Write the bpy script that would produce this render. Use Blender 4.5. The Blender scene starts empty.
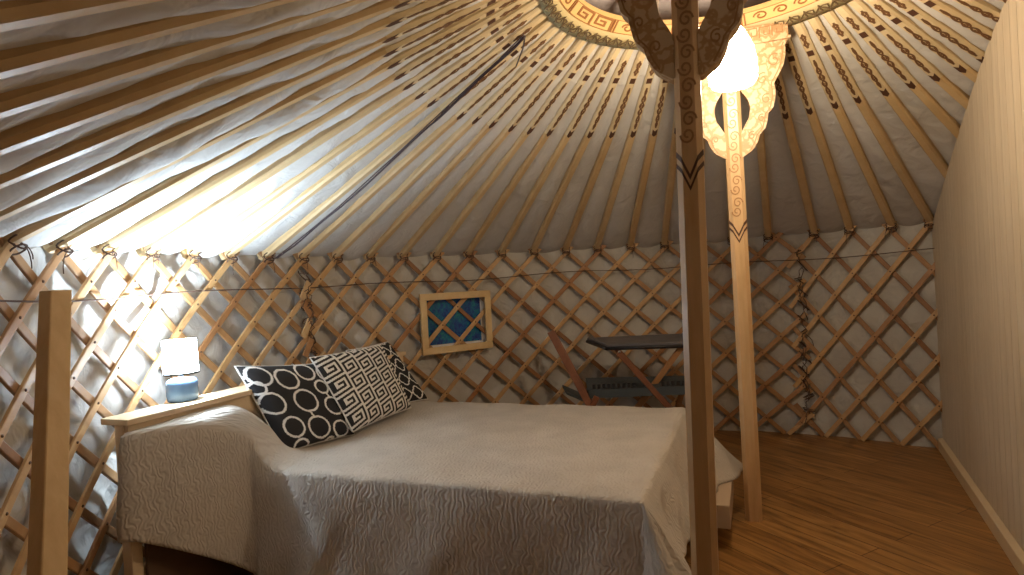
import bpy, bmesh, math, random
from mathutils import Vector, Matrix
random.seed(7)
PI = math.pi
S = bpy.context.scene
COL = S.collection

# ---------------------------------------------------------------- camera
CAM = Vector((-0.940, -2.341, 1.342))
R_ = Vector((0.99812374, -0.01252678, -0.05993397))
U_ = Vector((0.06006683, 0.01051313, 0.99813899))
F_ = Vector((0.01187337, 0.99986627, -0.01124584))
cd = bpy.data.cameras.new('camera')
cam = bpy.data.objects.new('camera', cd); COL.objects.link(cam)
cd.sensor_width = 36.0; cd.lens = 589.27 / 1024 * 36.0
cd.clip_start = 0.01
m = Matrix((R_, U_, -F_)).transposed().to_4x4(); m.translation = CAM
cam.matrix_world = m
S.camera = cam
# ---------------------------------------------------------------- world, exposure
w = bpy.data.worlds.new('world'); S.world = w; w.use_nodes = True
w.node_tree.nodes['Background'].inputs[0].default_value = (0.55, 0.45, 0.4, 1)
w.node_tree.nodes['Background'].inputs[1].default_value = 0.02
S.view_settings.view_transform = 'Standard'; S.view_settings.look = 'None'
S.view_settings.gamma = 1.0; S.view_settings.use_curve_mapping = False
S.view_settings.exposure = 0.0
PENDANT_E = 74.0      # emission of the hanging lamp's bulb
BEDSIDE_BULB_E = 4300.0
TABLE_E = 42.0        # emission of the bedside lamp's shade

# ---------------------------------------------------------------- materials
def mat(name, col=(.5, .5, .5), rough=.6, emit=None, es=0, metallic=0, spec=None):
    M = bpy.data.materials.new(name); M.use_nodes = True
    b = M.node_tree.nodes['Principled BSDF']
    b.inputs['Base Color'].default_value = (*col, 1); b.inputs['Roughness'].default_value = rough
    b.inputs['Metallic'].default_value = metallic
    if spec is not None: b.inputs['Specular IOR Level'].default_value = spec
    if emit: b.inputs['Emission Color'].default_value = (*emit, 1); b.inputs['Emission Strength'].default_value = es
    return M
def N(M, t): return M.node_tree.nodes.new(t)
def K(M, a, b): M.node_tree.links.new(a, b)
def ramp(M, stops):
    r = N(M, 'ShaderNodeValToRGB')
    e = r.color_ramp.elements
    e[0].position = stops[0][0]; e[0].color = (*stops[0][1], 1)
    e[1].position = stops[-1][0]; e[1].color = (*stops[-1][1], 1)
    for p, c in stops[1:-1]:
        q = e.new(p); q.color = (*c, 1)
    return r
def wood(name, c0, c1, rough=.5, scale=(1, 1, 1), nscale=14, rand=0.0, rcol=None, knots=False, bump=.1):
    M = mat(name, c0, rough); b = M.node_tree.nodes['Principled BSDF']
    tc = N(M, 'ShaderNodeTexCoord'); mp = N(M, 'ShaderNodeMapping'); mp.inputs['Scale'].default_value = scale
    K(M, tc.outputs['Object'], mp.inputs['Vector'])
    n = N(M, 'ShaderNodeTexNoise'); n.inputs['Scale'].default_value = nscale; n.inputs['Detail'].default_value = 6
    n.inputs['Roughness'].default_value = .65
    K(M, mp.outputs[0], n.inputs['Vector'])
    r = ramp(M, [(.3, c0), (.7, c1)]); K(M, n.outputs['Fac'], r.inputs[0])
    out = r.outputs[0]
    if knots:
        v = N(M, 'ShaderNodeTexVoronoi'); v.inputs['Scale'].default_value = 3.1
        mp2 = N(M, 'ShaderNodeMapping'); mp2.inputs['Scale'].default_value = (1, 1, .6)
        K(M, tc.outputs['Object'], mp2.inputs['Vector']); K(M, mp2.outputs[0], v.inputs['Vector'])
        kr = ramp(M, [(0, (.25, .12, .05)), (.03, (.35, .19, .08)), (.06, (1, 1, 1))]); K(M, v.outputs['Distance'], kr.inputs[0])
        mx = N(M, 'ShaderNodeMixRGB'); mx.blend_type = 'MULTIPLY'; mx.inputs[0].default_value = .7
        K(M, out, mx.inputs[1]); K(M, kr.outputs[0], mx.inputs[2]); out = mx.outputs[0]
    if rand:
        oi = N(M, 'ShaderNodeObjectInfo')
        rr = ramp(M, [(0, rcol), (.45, (1, 1, 1)), (1, (1.0, .93, .8))]); K(M, oi.outputs['Random'], rr.inputs[0])
        mx = N(M, 'ShaderNodeMixRGB'); mx.blend_type = 'MULTIPLY'; mx.inputs[0].default_value = rand
        K(M, out, mx.inputs[1]); K(M, rr.outputs[0], mx.inputs[2]); out = mx.outputs[0]
    K(M, out, b.inputs['Base Color'])
    if bump:
        bp = N(M, 'ShaderNodeBump'); bp.inputs['Strength'].default_value = bump; bp.inputs['Distance'].default_value = .01
        K(M, n.outputs['Fac'], bp.inputs['Height']); K(M, bp.outputs[0], b.inputs['Normal'])
    return M
def fabric(name, c0, c1, nscale=3, bscale=20, bstr=.3, rough=.85, dist=.02, stretch=(1, 1, 1)):
    M = mat(name, c0, rough, spec=.2); b = M.node_tree.nodes['Principled BSDF']
    tc = N(M, 'ShaderNodeTexCoord'); mp = N(M, 'ShaderNodeMapping'); mp.inputs['Scale'].default_value = stretch
    K(M, tc.outputs['Object'], mp.inputs['Vector'])
    n = N(M, 'ShaderNodeTexNoise'); n.inputs['Scale'].default_value = nscale; n.inputs['Detail'].default_value = 4
    K(M, tc.outputs['Object'], n.inputs['Vector'])
    r = ramp(M, [(.35, c0), (.65, c1)]); K(M, n.outputs['Fac'], r.inputs[0]); K(M, r.outputs[0], b.inputs['Base Color'])
    n2 = N(M, 'ShaderNodeTexNoise'); n2.inputs['Scale'].default_value = bscale; n2.inputs['Detail'].default_value = 3
    n2.inputs['Distortion'].default_value = .8
    K(M, mp.outputs[0], n2.inputs['Vector'])
    bp = N(M, 'ShaderNodeBump'); bp.inputs['Strength'].default_value = bstr; bp.inputs['Distance'].default_value = dist
    K(M, n2.outputs['Fac'], bp.inputs['Height']); K(M, bp.outputs[0], b.inputs['Normal'])
    return M

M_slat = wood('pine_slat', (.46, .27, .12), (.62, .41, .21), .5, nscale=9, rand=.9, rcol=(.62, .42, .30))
M_slat_b = wood('pine_slat_back_shaded', (.33, .175, .075), (.45, .26, .12), .55, nscale=9, rand=.8, rcol=(.56, .40, .30))  # same pine, darkened: the back layer's shade is put into the colour
M_rivet = mat('leather_knot', (.10, .045, .02), .7)
M_pole = wood('pole_pine', (.58, .40, .20), (.69, .51, .28), .42, nscale=8, rand=.5, rcol=(.80, .66, .5))
M_polepaint = wood('ochre_paint', (.62, .49, .29), (.72, .58, .36), .5, nscale=8, rand=.4, rcol=(.85, .74, .6))
M_mark = mat('umber_paint', (.085, .035, .018), .55)
M_scroll = mat('brown_scroll_paint', (.15, .07, .028), .55)
M_carveline = mat('carving_stain', (.36, .19, .08), .6)
M_post = wood('post_pine', (.56, .35, .17), (.69, .47, .26), .35, scale=(6, 6, .6), nscale=4)
M_postdark = wood('post_pine_dark', (.34, .20, .125), (.42, .26, .16), .4, scale=(6, 6, .6), nscale=4)
M_timber = wood('timber_post', (.62, .40, .18), (.74, .52, .26), .55, scale=(5, 5, .7), nscale=4)
M_carve = wood('carved_wood', (.56, .41, .25), (.66, .50, .32), .5, nscale=10)
M_carvedark = wood('carved_wood_dark', (.26, .14, .09), (.33, .19, .12), .5, nscale=10)
def add_carving(M, col, scale=34):
    nt = M.node_tree; b = nt.nodes['Principled BSDF']; src = b.inputs['Base Color'].links[0].from_socket
    tc = N(M, 'ShaderNodeTexCoord'); v = N(M, 'ShaderNodeTexVoronoi'); v.feature = 'DISTANCE_TO_EDGE'; v.inputs['Scale'].default_value = scale*.6
    n = N(M, 'ShaderNodeTexNoise'); n.inputs['Scale'].default_value = scale*.8; K(M, tc.outputs['Object'], n.inputs['Vector'])
    mx0 = N(M, 'ShaderNodeMixRGB'); mx0.inputs[0].default_value = .06; K(M, tc.outputs['Object'], mx0.inputs[1]); K(M, n.outputs['Color'], mx0.inputs[2])
    K(M, mx0.outputs[0], v.inputs['Vector'])
    r = ramp(M, [(.0, col), (.07, col), (.14, (1, 1, 1))]); K(M, v.outputs['Distance'], r.inputs[0])
    mx = N(M, 'ShaderNodeMixRGB'); mx.blend_type = 'MULTIPLY'; mx.inputs[0].default_value = .75
    K(M, src, mx.inputs[1]); K(M, r.outputs[0], mx.inputs[2]); K(M, mx.outputs[0], b.inputs['Base Color'])
add_carving(M_carve, (.66, .47, .28))
M_orange = mat('crown_orange_paint', (.66, .42, .17), .5)
M_brownp = mat('crown_brown_paint', (.27, .11, .03), .5)
M_green = mat('crown_green_paint', (.13, .085, .04), .55)
M_black = mat('black_lacquer', (.015, .012, .012), .5)
M_rope = mat('dark_rope', (.085, .045, .028), .9)
M_cable = mat('cable_black', (.05, .03, .035), .5)
M_ledge = wood('ledge_pine', (.66, .50, .32), (.76, .60, .40), .5, nscale=5)
M_ceil = fabric('roof_canvas', (.545, .52, .485), (.615, .59, .555), 2, 7, .55, dist=.03, stretch=(1, 1, 1))
M_wallf = fabric('wall_canvas', (.47, .44, .40), (.56, .53, .48), 4, 9, .6, dist=.025)
M_cover = fabric('crown_cover', (.33, .29, .29), (.40, .36, .36), 3, 8, .4)
M_white = mat('white_cotton', (.75, .73, .70), .8)
M_blackc = mat('black_cotton', (.012, .011, .013), .8)
M_shade = mat('lamp_shade_glow', (.9, .9, .9), .6, emit=(.68, .84, 1.0), es=TABLE_E)
M_bedbulb = mat('bedside_bulb_glow', (1, 1, 1), .5, emit=(.64, .82, 1.0), es=BEDSIDE_BULB_E)
M_bluebase = mat('blue_glaze', (.10, .17, .28), .25)
M_bulb = mat('pendant_glow', (1, .95, .85), .5, emit=(1.0, .81, .57), es=PENDANT_E)
M_metal = mat('brushed_metal', (.5, .5, .5), .3, metallic=1)
M_grey = fabric('grey_laminate', (.11, .105, .11), (.14, .13, .135), 8, 20, .05, rough=.45)
M_edge = mat('black_edge', (.02, .018, .02), .4)
M_teal = mat('slate_cloth', (.055, .065, .07), .7)
M_redwood = wood('red_brown_wood', (.16, .055, .025), (.24, .09, .04), .45, nscale=12)
M_orangewood = wood('orange_brown_wood', (.30, .14, .05), (.40, .20, .08), .5, nscale=12)
M_bedbase = mat('bed_base_board', (.50, .38, .27), .6)
M_winframe = wood('window_pine', (.62, .42, .20), (.74, .54, .29), .5, nscale=7)
M_boards = wood('pine_boards', (.56, .46, .33), (.68, .57, .42), .6, scale=(7, 7, .5), nscale=4, knots=True, bump=.08)
M_added_darkboards = wood('added_dark_boards', (.075, .04, .022), (.11, .06, .032), .6, nscale=5)
M_base = wood('baseboard_pine', (.62, .48, .30), (.72, .57, .38), .5, nscale=4)

def floor_mat():
    M = mat('floor_planks', (.3, .15, .06), .38); b = M.node_tree.nodes['Principled BSDF']
    tc = N(M, 'ShaderNodeTexCoord'); mp = N(M, 'ShaderNodeMapping'); mp.inputs['Rotation'].default_value = (0, 0, math.radians(63.3))
    K(M, tc.outputs['Object'], mp.inputs['Vector'])
    br = N(M, 'ShaderNodeTexBrick'); br.offset = .37
    for k, v in (('Scale', 1), ('Mortar Size', .0025), ('Mortar Smooth', .3), ('Brick Width', 1.9), ('Row Height', .135), ('Bias', 0)):
        br.inputs[k].default_value = v
    br.inputs['Color1'].default_value = (.36, .175, .052, 1); br.inputs['Color2'].default_value = (.46, .24, .078, 1)
    br.inputs['Mortar'].default_value = (.12, .05, .018, 1)
    K(M, mp.outputs[0], br.inputs['Vector'])
    mp2 = N(M, 'ShaderNodeMapping'); mp2.inputs['Scale'].default_value = (.9, 9, 1)
    K(M, mp.outputs[0], mp2.inputs['Vector'])
    n = N(M, 'ShaderNodeTexNoise'); n.inputs['Scale'].default_value = 3.5; n.inputs['Detail'].default_value = 7; n.inputs['Distortion'].default_value = .6
    K(M, mp2.outputs[0], n.inputs['Vector'])
    r = ramp(M, [(.3, (.45, .42, .38)), (.7, (1.1, 1.08, 1.0))]); K(M, n.outputs['Fac'], r.inputs[0])
    mx = N(M, 'ShaderNodeMixRGB'); mx.blend_type = 'MULTIPLY'; mx.inputs[0].default_value = 1
    K(M, br.outputs['Color'], mx.inputs[1]); K(M, r.outputs[0], mx.inputs[2]); K(M, mx.outputs[0], b.inputs['Base Color'])
    bp = N(M, 'ShaderNodeBump'); bp.inputs['Strength'].default_value = .25; bp.inputs['Distance'].default_value = .004
    K(M, br.outputs['Fac'], bp.inputs['Height']); bp.invert = True
    K(M, bp.outputs[0], b.inputs['Normal'])
    return M
M_floor = floor_mat()

def quilt_mat():
    M = mat('quilted_spread', (.5, .45, .4), .8, spec=.25); b = M.node_tree.nodes['Principled BSDF']
    tc = N(M, 'ShaderNodeTexCoord')
    n = N(M, 'ShaderNodeTexNoise'); n.inputs['Scale'].default_value = 5; K(M, tc.outputs['Object'], n.inputs['Vector'])
    r = ramp(M, [(.3, (.47, .425, .375)), (.7, (.56, .51, .455))]); K(M, n.outputs['Fac'], r.inputs[0]); K(M, r.outputs[0], b.inputs['Base Color'])
    wv = N(M, 'ShaderNodeTexWave'); wv.wave_type = 'BANDS'; wv.bands_direction = 'X'
    wv.inputs['Scale'].default_value = 15; wv.inputs['Distortion'].default_value = 10; wv.inputs['Detail'].default_value = 1
    wv.inputs['Detail Scale'].default_value = 1.6
    K(M, tc.outputs['UV'], wv.inputs['Vector'])
    bp = N(M, 'ShaderNodeBump'); bp.inputs['Strength'].default_value = .42; bp.inputs['Distance'].default_value = .006
    K(M, wv.outputs['Fac'], bp.inputs['Height']); K(M, bp.outputs[0], b.inputs['Normal'])
    return M
M_quilt = quilt_mat()

def pane_mat():
    M = mat('blue_green_pane', (.05, .2, .4), .25); b = M.node_tree.nodes['Principled BSDF']
    tc = N(M, 'ShaderNodeTexCoord')
    n = N(M, 'ShaderNodeTexNoise'); n.inputs['Scale'].default_value = 16; n.inputs['Detail'].default_value = 8; n.inputs['Roughness'].default_value = .85
    K(M, tc.outputs['Object'], n.inputs['Vector'])
    r = ramp(M, [(.32, (.01, .03, .10)), (.44, (.02, .05, .26)), (.52, (.015, .14, .30)), (.6, (.02, .24, .24)), (.72, (.14, .32, .50))])
    K(M, n.outputs['Fac'], r.inputs[0]); K(M, r.outputs[0], b.inputs['Base Color'])
    return M
M_pane = pane_mat()

# ---------------------------------------------------------------- mesh helpers
ORG = {}
class MB:
    def __init__(s): s.v = []; s.f = []; s.m = []; s.sm = []; s.uv = {}
    def quadpts(s, pts, mi=0, smooth=False):
        i = len(s.v); s.v += [Vector(p) for p in pts]; s.f.append(tuple(range(i, i+len(pts)))); s.m.append(mi); s.sm.append(smooth)
    def box8(s, p, mi=0):   # p: 4 bottom ccw, 4 top
        i = len(s.v); s.v += [Vector(q) for q in p]
        for f in ((3, 2, 1, 0), (4, 5, 6, 7), (0, 1, 5, 4), (1, 2, 6, 5), (2, 3, 7, 6), (3, 0, 4, 7)):
            s.f.append(tuple(i+k for k in f)); s.m.append(mi); s.sm.append(False)
    def box(s, c, ax, ay, az, hx, hy, hz, mi=0, ch=0):
        c = Vector(c); ax = Vector(ax).normalized()*hx; ay = Vector(ay).normalized()*hy; az = Vector(az).normalized()*hz
        s.box8([c-ax-ay-az, c+ax-ay-az, c+ax+ay-az, c-ax+ay-az, c-ax-ay+az, c+ax-ay+az, c+ax+ay+az, c-ax+ay+az], mi)
    def grid(s, rows, mi=0, smooth=True, close_u=False, close_v=False, mfun=None):
        i = len(s.v); nr = len(rows); nc = len(rows[0])
        for r in rows: s.v += [Vector(p) for p in r]
        for a in range(nr if close_u else nr-1):
            for b in range(nc if close_v else nc-1):
                a2 = (a+1) % nr; b2 = (b+1) % nc
                s.f.append((i+a*nc+b, i+a*nc+b2, i+a2*nc+b2, i+a2*nc+b)); s.m.append(mfun(a, b) if mfun else mi); s.sm.append(smooth)
    def loft(s, secs, mi=0, smooth=False, caps=True, closed=False):
        i = len(s.v); n = len(secs[0]); s.grid(secs, mi, smooth, close_u=closed, close_v=True)
        if caps and not closed:
            s.f.append(tuple(i+k for k in range(n))[::-1]); s.m.append(mi); s.sm.append(False)
            j = i+(len(secs)-1)*n; s.f.append(tuple(j+k for k in range(n))); s.m.append(mi); s.sm.append(False)
    def tube(s, pts, r, n=6, mi=0, smooth=True, closed=False):
        pts = [Vector(p) for p in pts]; secs = []; up = Vector((0, 0, 1)); L = len(pts)
        for k, p in enumerate(pts):
            if closed: d = pts[(k+1) % L]-pts[k-1]
            else: d = pts[min(k+1, L-1)]-pts[max(k-1, 0)]
            if d.length < 1e-9: d = Vector((0, 0, 1))
            d.normalize()
            a = up.cross(d)
            if a.length < .1: a = Vector((1, 0, 0)).cross(d)
            a.normalize(); b = d.cross(a)
            rr = r[k] if isinstance(r, (list, tuple)) else r
            secs.append([p+a*math.cos(2*PI*j/n)*rr+b*math.sin(2*PI*j/n)*rr for j in range(n)])
        s.loft(secs, mi, smooth, caps=True, closed=closed)
    def lathe(s, c, prof, n=32, mi=0, smooth=True):
        rows = [[(c[0]+r*math.cos(2*PI*k/n), c[1]+r*math.sin(2*PI*k/n), c[2]+z) for k in range(n)] for r, z in prof]
        s.grid(rows, mi, smooth, close_v=True)
    def ribbon(s, pts, nrm, w, h, mi=0):
        """a raised flat line following pts; nrm(k) gives the surface normal"""
        pts = [Vector(p) for p in pts]; L = len(pts)
        rows = []
        for k, p in enumerate(pts):
            d = pts[min(k+1, L-1)]-pts[max(k-1, 0)]; d.normalize()
            n = nrm(k) if callable(nrm) else nrm
            n = Vector(n).normalized(); b = n.cross(d).normalized()*w/2
            rows.append([p-b, p-b+n*h, p+b+n*h, p+b])
        s.grid(rows, mi, False)
    def build(s, name, mats, parent=None, org=None, bevel=0, solid=0, subsurf=0):
        if parent is not None: o0 = ORG[parent.name]
        else: o0 = Vector(org) if org is not None else Vector((0, 0, 0))
        me = bpy.data.meshes.new(name)
        me.from_pydata([v-o0 for v in s.v], [], s.f)
        for mm in (mats if isinstance(mats, (list, tuple)) else [mats]): me.materials.append(mm)
        me.polygons.foreach_set('material_index', s.m); me.polygons.foreach_set('use_smooth', s.sm)
        me.update()
        o = bpy.data.objects.new(name, me); COL.objects.link(o)
        if parent is not None: o.parent = parent
        else: o.location = o0
        ORG[o.name] = o0
        if solid: md = o.modifiers.new('thickness', 'SOLIDIFY'); md.thickness = solid; md.offset = -1
        if bevel: md = o.modifiers.new('bevel', 'BEVEL'); md.width = bevel; md.segments = 2; md.limit_method = 'ANGLE'
        return o
def fixn(o):
    bm = bmesh.new(); bm.from_mesh(o.data); bmesh.ops.recalc_face_normals(bm, faces=bm.faces[:]); bm.to_mesh(o.data); bm.free(); return o
def thing(name, label, cat, loc, group=None):
    o = bpy.data.objects.new(name, None); COL.objects.link(o); o.location = loc; o.empty_display_size = .05
    o['label'] = label; o['category'] = cat
    if group: o['group'] = group
    ORG[o.name] = Vector(loc); return o
def tag(o, label, cat, group=None):
    o['label'] = label; o['category'] = cat
    if group: o['group'] = group
    return o
def struct(o): o['kind'] = 'structure'; return o

# ---------------------------------------------------------------- yurt dimensions
RW, HW, HROPE = 2.58, 1.57, 1.385
RC, HC = .71, 2.533
def cone(r): return HW+(RW-r)/(RW-RC)*(HC-HW)
def pol(a, r, z): a = math.radians(a); return Vector((r*math.cos(a), r*math.sin(a), z))
slope = math.atan2(HC-HW, RW-RC)
def cone_n(a):   # normal pointing down and inwards
    ra = math.radians(a); return Vector((-math.sin(slope)*math.cos(ra), -math.sin(slope)*math.sin(ra), -math.cos(slope)))

# partition plane  n.x = d
PN = Vector((.8815, -.4723, 0)); PD = .982
PT = Vector((.4723, .8815, 0))

# pole azimuths: (at the wall, at the painted chevrons), degrees
PA = [(13.0, 13.5), (17.6, 18.5), (22.6, 23), (28, 28), (33.8, 32.8), (39.7, 38.2), (44.8, 43.4), (50.7, 49.1), (56.0, 54.6), (63.2, 60.2),
      (69.2, 69.0), (75.1, 76.2), (81, 83.2), (87.2, 88.8), (93.4, 94.5), (99.4, 100.4), (105.5, 106.4), (111.7, 112.1), (118, 117.9), (124.2, 123.9),
      (130.4, 129.9), (136.5, 135.9), (142.4, 141.6), (148.3, 147.1), (154.2, 152.8), (160.1, 158.6), (165.7, 164.0), (171.8, 169.6),
      (177.6, 175.2), (183.2, 180.4), (188.6, 185.8)]
PA = [(8, 8.5), (2.6, 3.3), (-2.8, -2), (-8.2, -7.4), (-13.8, -13), (-19.4, -18.6)][::-1]+PA
k = 1
while PA[-1][0] < 236: PA.append((PA[-1][0]+5.75, PA[-1][1]+5.7))
RCH, RDOT = 1.34, .94

# ================================================================ SETTING
# floor
mb = MB(); n = 72
mb.quadpts([pol(360*k/n, RW+.12, 0) for k in range(n)]); 
struct(mb.build('floor', M_floor, solid=.04))

# wall lining: quilted canvas behind the lattice, all the way round
mb = MB(); rows = []; nz = 40; na = 620
rnd = random.Random(3)
ph = [rnd.uniform(0, 6.28) for _ in range(12)]
def wl(a, z):
    ra = math.radians(a)
    d = .010*math.sin(ra*29+ph[0]+3*math.sin(z*5+ph[1]))+.007*math.sin(ra*53+z*14+ph[2])+.006*math.sin(-ra*47+z*19+ph[3]+2*math.sin(ra*13))
    q = math.sin(2*PI*(a/5.85)) * math.sin(2*PI*z/.25)
    return RW+.052+d*.9+.006*q
AF0, AF1 = 214, 312      # the entrance side, behind the camera: unseen boards, made dark to cut bounce light
def zr_(j): return -.01+j*(HW+.10)/nz
na2 = 460
for j in range(nz+1): rows.append([pol(AF1-360+(AF0-AF1+360)*k/na2, wl((AF1+(AF0-AF1+360)*k/na2) % 360, zr_(j)), zr_(j)) for k in range(na2+1)])
mb.grid(rows)
struct(mb.build('wall_round', M_wallf))
mb = MB()
nb = 44
for k in range(nb):
    a0_ = AF0+(AF1-AF0)*k/nb; a1_ = AF0+(AF1-AF0)*(k+1)/nb-.12
    mb.box8([pol(a0_, RW+.05, 0), pol(a1_, RW+.05, 0), pol(a1_, RW+.08, 0), pol(a0_, RW+.08, 0), pol(a0_, RW+.05, HW+.06), pol(a1_, RW+.05, HW+.06), pol(a1_, RW+.08, HW+.06), pol(a0_, RW+.08, HW+.06)])
rows = [[pol(AF0+(AF1-AF0)*k/nb, RW+.085, z) for k in range(nb+1)] for z in (0, HW+.09)]
mb.grid(rows)
struct(fixn(mb.build('unseen_wall_front', M_added_darkboards)))

# roof lining, sagging between the poles
mb = MB(); NR = 34; angs = []
ext = PA[:]
# complete the circle with regular poles for the drape pattern
a = PA[-1][0]; c_ = PA[-1][1]; end = PA[0][0]+360
n_ = round((end-a)/5.75)
for k in range(1, n_): ext.append((a+(end-a)*k/n_, c_+(PA[0][1]+360-c_)*k/n_))
ext.append((PA[0][0]+360, PA[0][1]+360))
def lin_az(p, r):    # azimuth of a pole at radius r (straight in plan)
    t = (RW-r)/(RW-RCH); return p[0]+(p[1]-p[0])*t*(RW+RCH)/(2*max(r, .9)) * (.0 if r >= RW else 1) if False else p[0]+(p[1]-p[0])*t
SUB = 8
for j in range(NR+1):
    t = j/NR; r = RW+.10-(RW+.10-.70)*t
    row = []
    for i in range(len(ext)-1):
        a0 = lin_az(ext[i], r); a1 = lin_az(ext[i+1], r); hr = random.Random(i*7+1)
        p1, p2, amp = hr.uniform(0, 6.28), hr.uniform(0, 6.28), hr.uniform(.7, 1.3)
        for s_ in range(SUB):
            u = s_/SUB; a_ = a0+(a1-a0)*u
            sag = math.sin(PI*u)
            near = 1.0+.9*max(0, min(1, (ext[i][0]-165)/30)) if ext[i][0] < 250 else 1.6
            s = (.024*amp*near*(1+.35*math.sin(r*5+p1)))*max(.3, min(1, .3+.7*(r-1.25)/.45))
            wr = .004*math.sin(r*24+u*9+p2)*sag+.003*math.sin(r*41-u*14+p1)*sag
            z = cone(r)+.034-.018*max(0, min(1, (1.7-r)/.4))-s*(sag**.8)+wr
            if r > RW: z = cone(RW)+.034-(r-RW)*.3 - s*sag
            row.append(pol(a_, r, z))
    rows = rows if j else []
    rows.append(row)
mb.grid(rows, close_v=True)
struct(mb.build('ceiling', M_ceil))

# partition of upright pine boards
mb = MB(); TH = .03
tmax = math.sqrt((RW+.04)**2-PD**2)
t0, t1 = -tmax+.02, tmax
bw = .094; t = t1
while t > t0+.01:
    b0 = max(t0, t-bw+.004); b1 = t
    secs = []
    for side in (0, 1):
        off = PD+side*TH
        P = lambda tt, z: Vector((PN.x*off+PT.x*tt, PN.y*off+PT.y*tt, z))
        secs.append([P(b0, 0), P(b1, 0)]+[P(b1, cone(math.hypot(PD, b1))-.004), P(b0, cone(math.hypot(PD, b0))-.004)])
    p = secs[0]+secs[1]
    mb.box8([p[0], p[1], p[5], p[4], p[3], p[2], p[6], p[7]])
    # thin backing closes the groove
    t -= bw
P = lambda tt, off, z: Vector((PN.x*off+PT.x*tt, PN.y*off+PT.y*tt, z))
N2 = 40
rows = [[P(t0+(t1-t0)*k/N2, PD+.006, 0) for k in range(N2+1)], [P(t0+(t1-t0)*k/N2, PD+.006, cone(math.hypot(PD, t0+(t1-t0)*k/N2))-.006) for k in range(N2+1)]]
mb.grid(rows, smooth=False)
struct(fixn(mb.build('wall_right', M_boards)))
mb = MB()
mb.box8([P(t0, PD-.03, 0), P(t1, PD-.03, 0), P(t1, PD, 0), P(t0, PD, 0), P(t0, PD-.03, .075), P(t1, PD-.03, .075), P(t1, PD, .085), P(t0, PD, .085)])
struct(fixn(mb.build('baseboard_right', M_base, bevel=.004)))

# ================================================================ LATTICE WALLS
def lattice(name, label, a0, a1, anchor, pitch, nrow, desc):
    """a0<a1 azimuth range; slats cross at anchor+k*pitch at the top"""
    mid = math.radians((a0+a1)/2)
    root = thing('lattice_wall', label, 'lattice', (RW*math.cos(mid), RW*math.sin(mid), 0), 'lattice wall sections')
    ztop = HW-.012; dz = ztop/nrow; half = pitch/2
    kk = range(int((a0-anchor)/pitch)-12, int((a1-anchor)/pitch)+13)
    cnt = 0
    for direction in (1, -1):
        for k in kk:
            h = anchor+k*pitch
            s0, s1 = -.35, nrow-.05       # rows covered
            # azimuth at row s: h + direction*half*s
            lo, hi = s0, s1
            if direction == 1: lo = max(lo, (a0-h)/half-.3); hi = min(hi, (a1-h)/half+.3)
            else: lo = max(lo, (h-a1)/half-.3); hi = min(hi, (h-a0)/half+.3)
            if hi-lo < .7: continue
            r0 = RW-.008 if direction == 1 else RW+.008
            jr = random.Random(k*31+direction*7+nrow); wj = .0168*(1+jr.uniform(-.08, .08)); aj = jr.uniform(-.12, .12)
            mbs = MB(); secs = []; ns = max(2, int((hi-lo)*1.5))
            for q in range(ns+1):
                s = lo+(hi-lo)*q/ns
                az_ = h+aj+direction*half*s; z = ztop-s*dz
                ra = math.radians(az_)
                tang = Vector((-math.sin(ra), math.cos(ra), 0))
                d = (tang*direction*math.radians(half)*RW+Vector((0, 0, -dz))).normalized()
                nrm = Vector((-math.cos(ra), -math.sin(ra), 0))
                b = nrm.cross(d).normalized()
                c = pol(az_, r0, z)
                secs.append([c-b*wj-nrm*.006, c+b*wj-nrm*.006, c+b*wj+nrm*.0045, c+b*wj*.8+nrm*.006, c-b*wj*.8+nrm*.006, c-b*wj+nrm*.0045])
            mbs.loft(secs, 0)
            if direction == 1:
                for q in range(math.ceil(lo), math.floor(hi)+1):
                    az_ = h+aj+half*q; ra = math.radians(az_); nrm = Vector((-math.cos(ra), -math.sin(ra), 0)); tg = Vector((-math.sin(ra), math.cos(ra), 0))
                    c = pol(az_, r0, ztop-q*dz)+nrm*.006
                    ring = [[c+tg*rr*math.cos(w_*PI/3)+Vector((0, 0, 1))*rr*math.sin(w_*PI/3)+nrm*hh for w_ in range(6)] for rr, hh in ((.006, 0), (.005, .003), (.0005, .004))]
                    mbs.grid(ring, 1, True, close_v=True)
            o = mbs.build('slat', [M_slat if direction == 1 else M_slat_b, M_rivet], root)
            fixn(o); cnt += 1
    print(name, 'slats', cnt)
    return root
lattice('A', 'lattice wall section behind the bedside lamp and square timber post, left of the first rope joint', 146.4, 212, 148.3, 5.77, 13, '')
latB = lattice('B', 'lattice wall section holding the small blue window, between the two roped joints', 58.6, 147.2, 142.4, 6.19, 12, '')
latC = lattice('C', 'lattice wall section between the right-hand rope joint and the board partition', 35.5, 59.4, 56.0, 5.4, 10, '')

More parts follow.
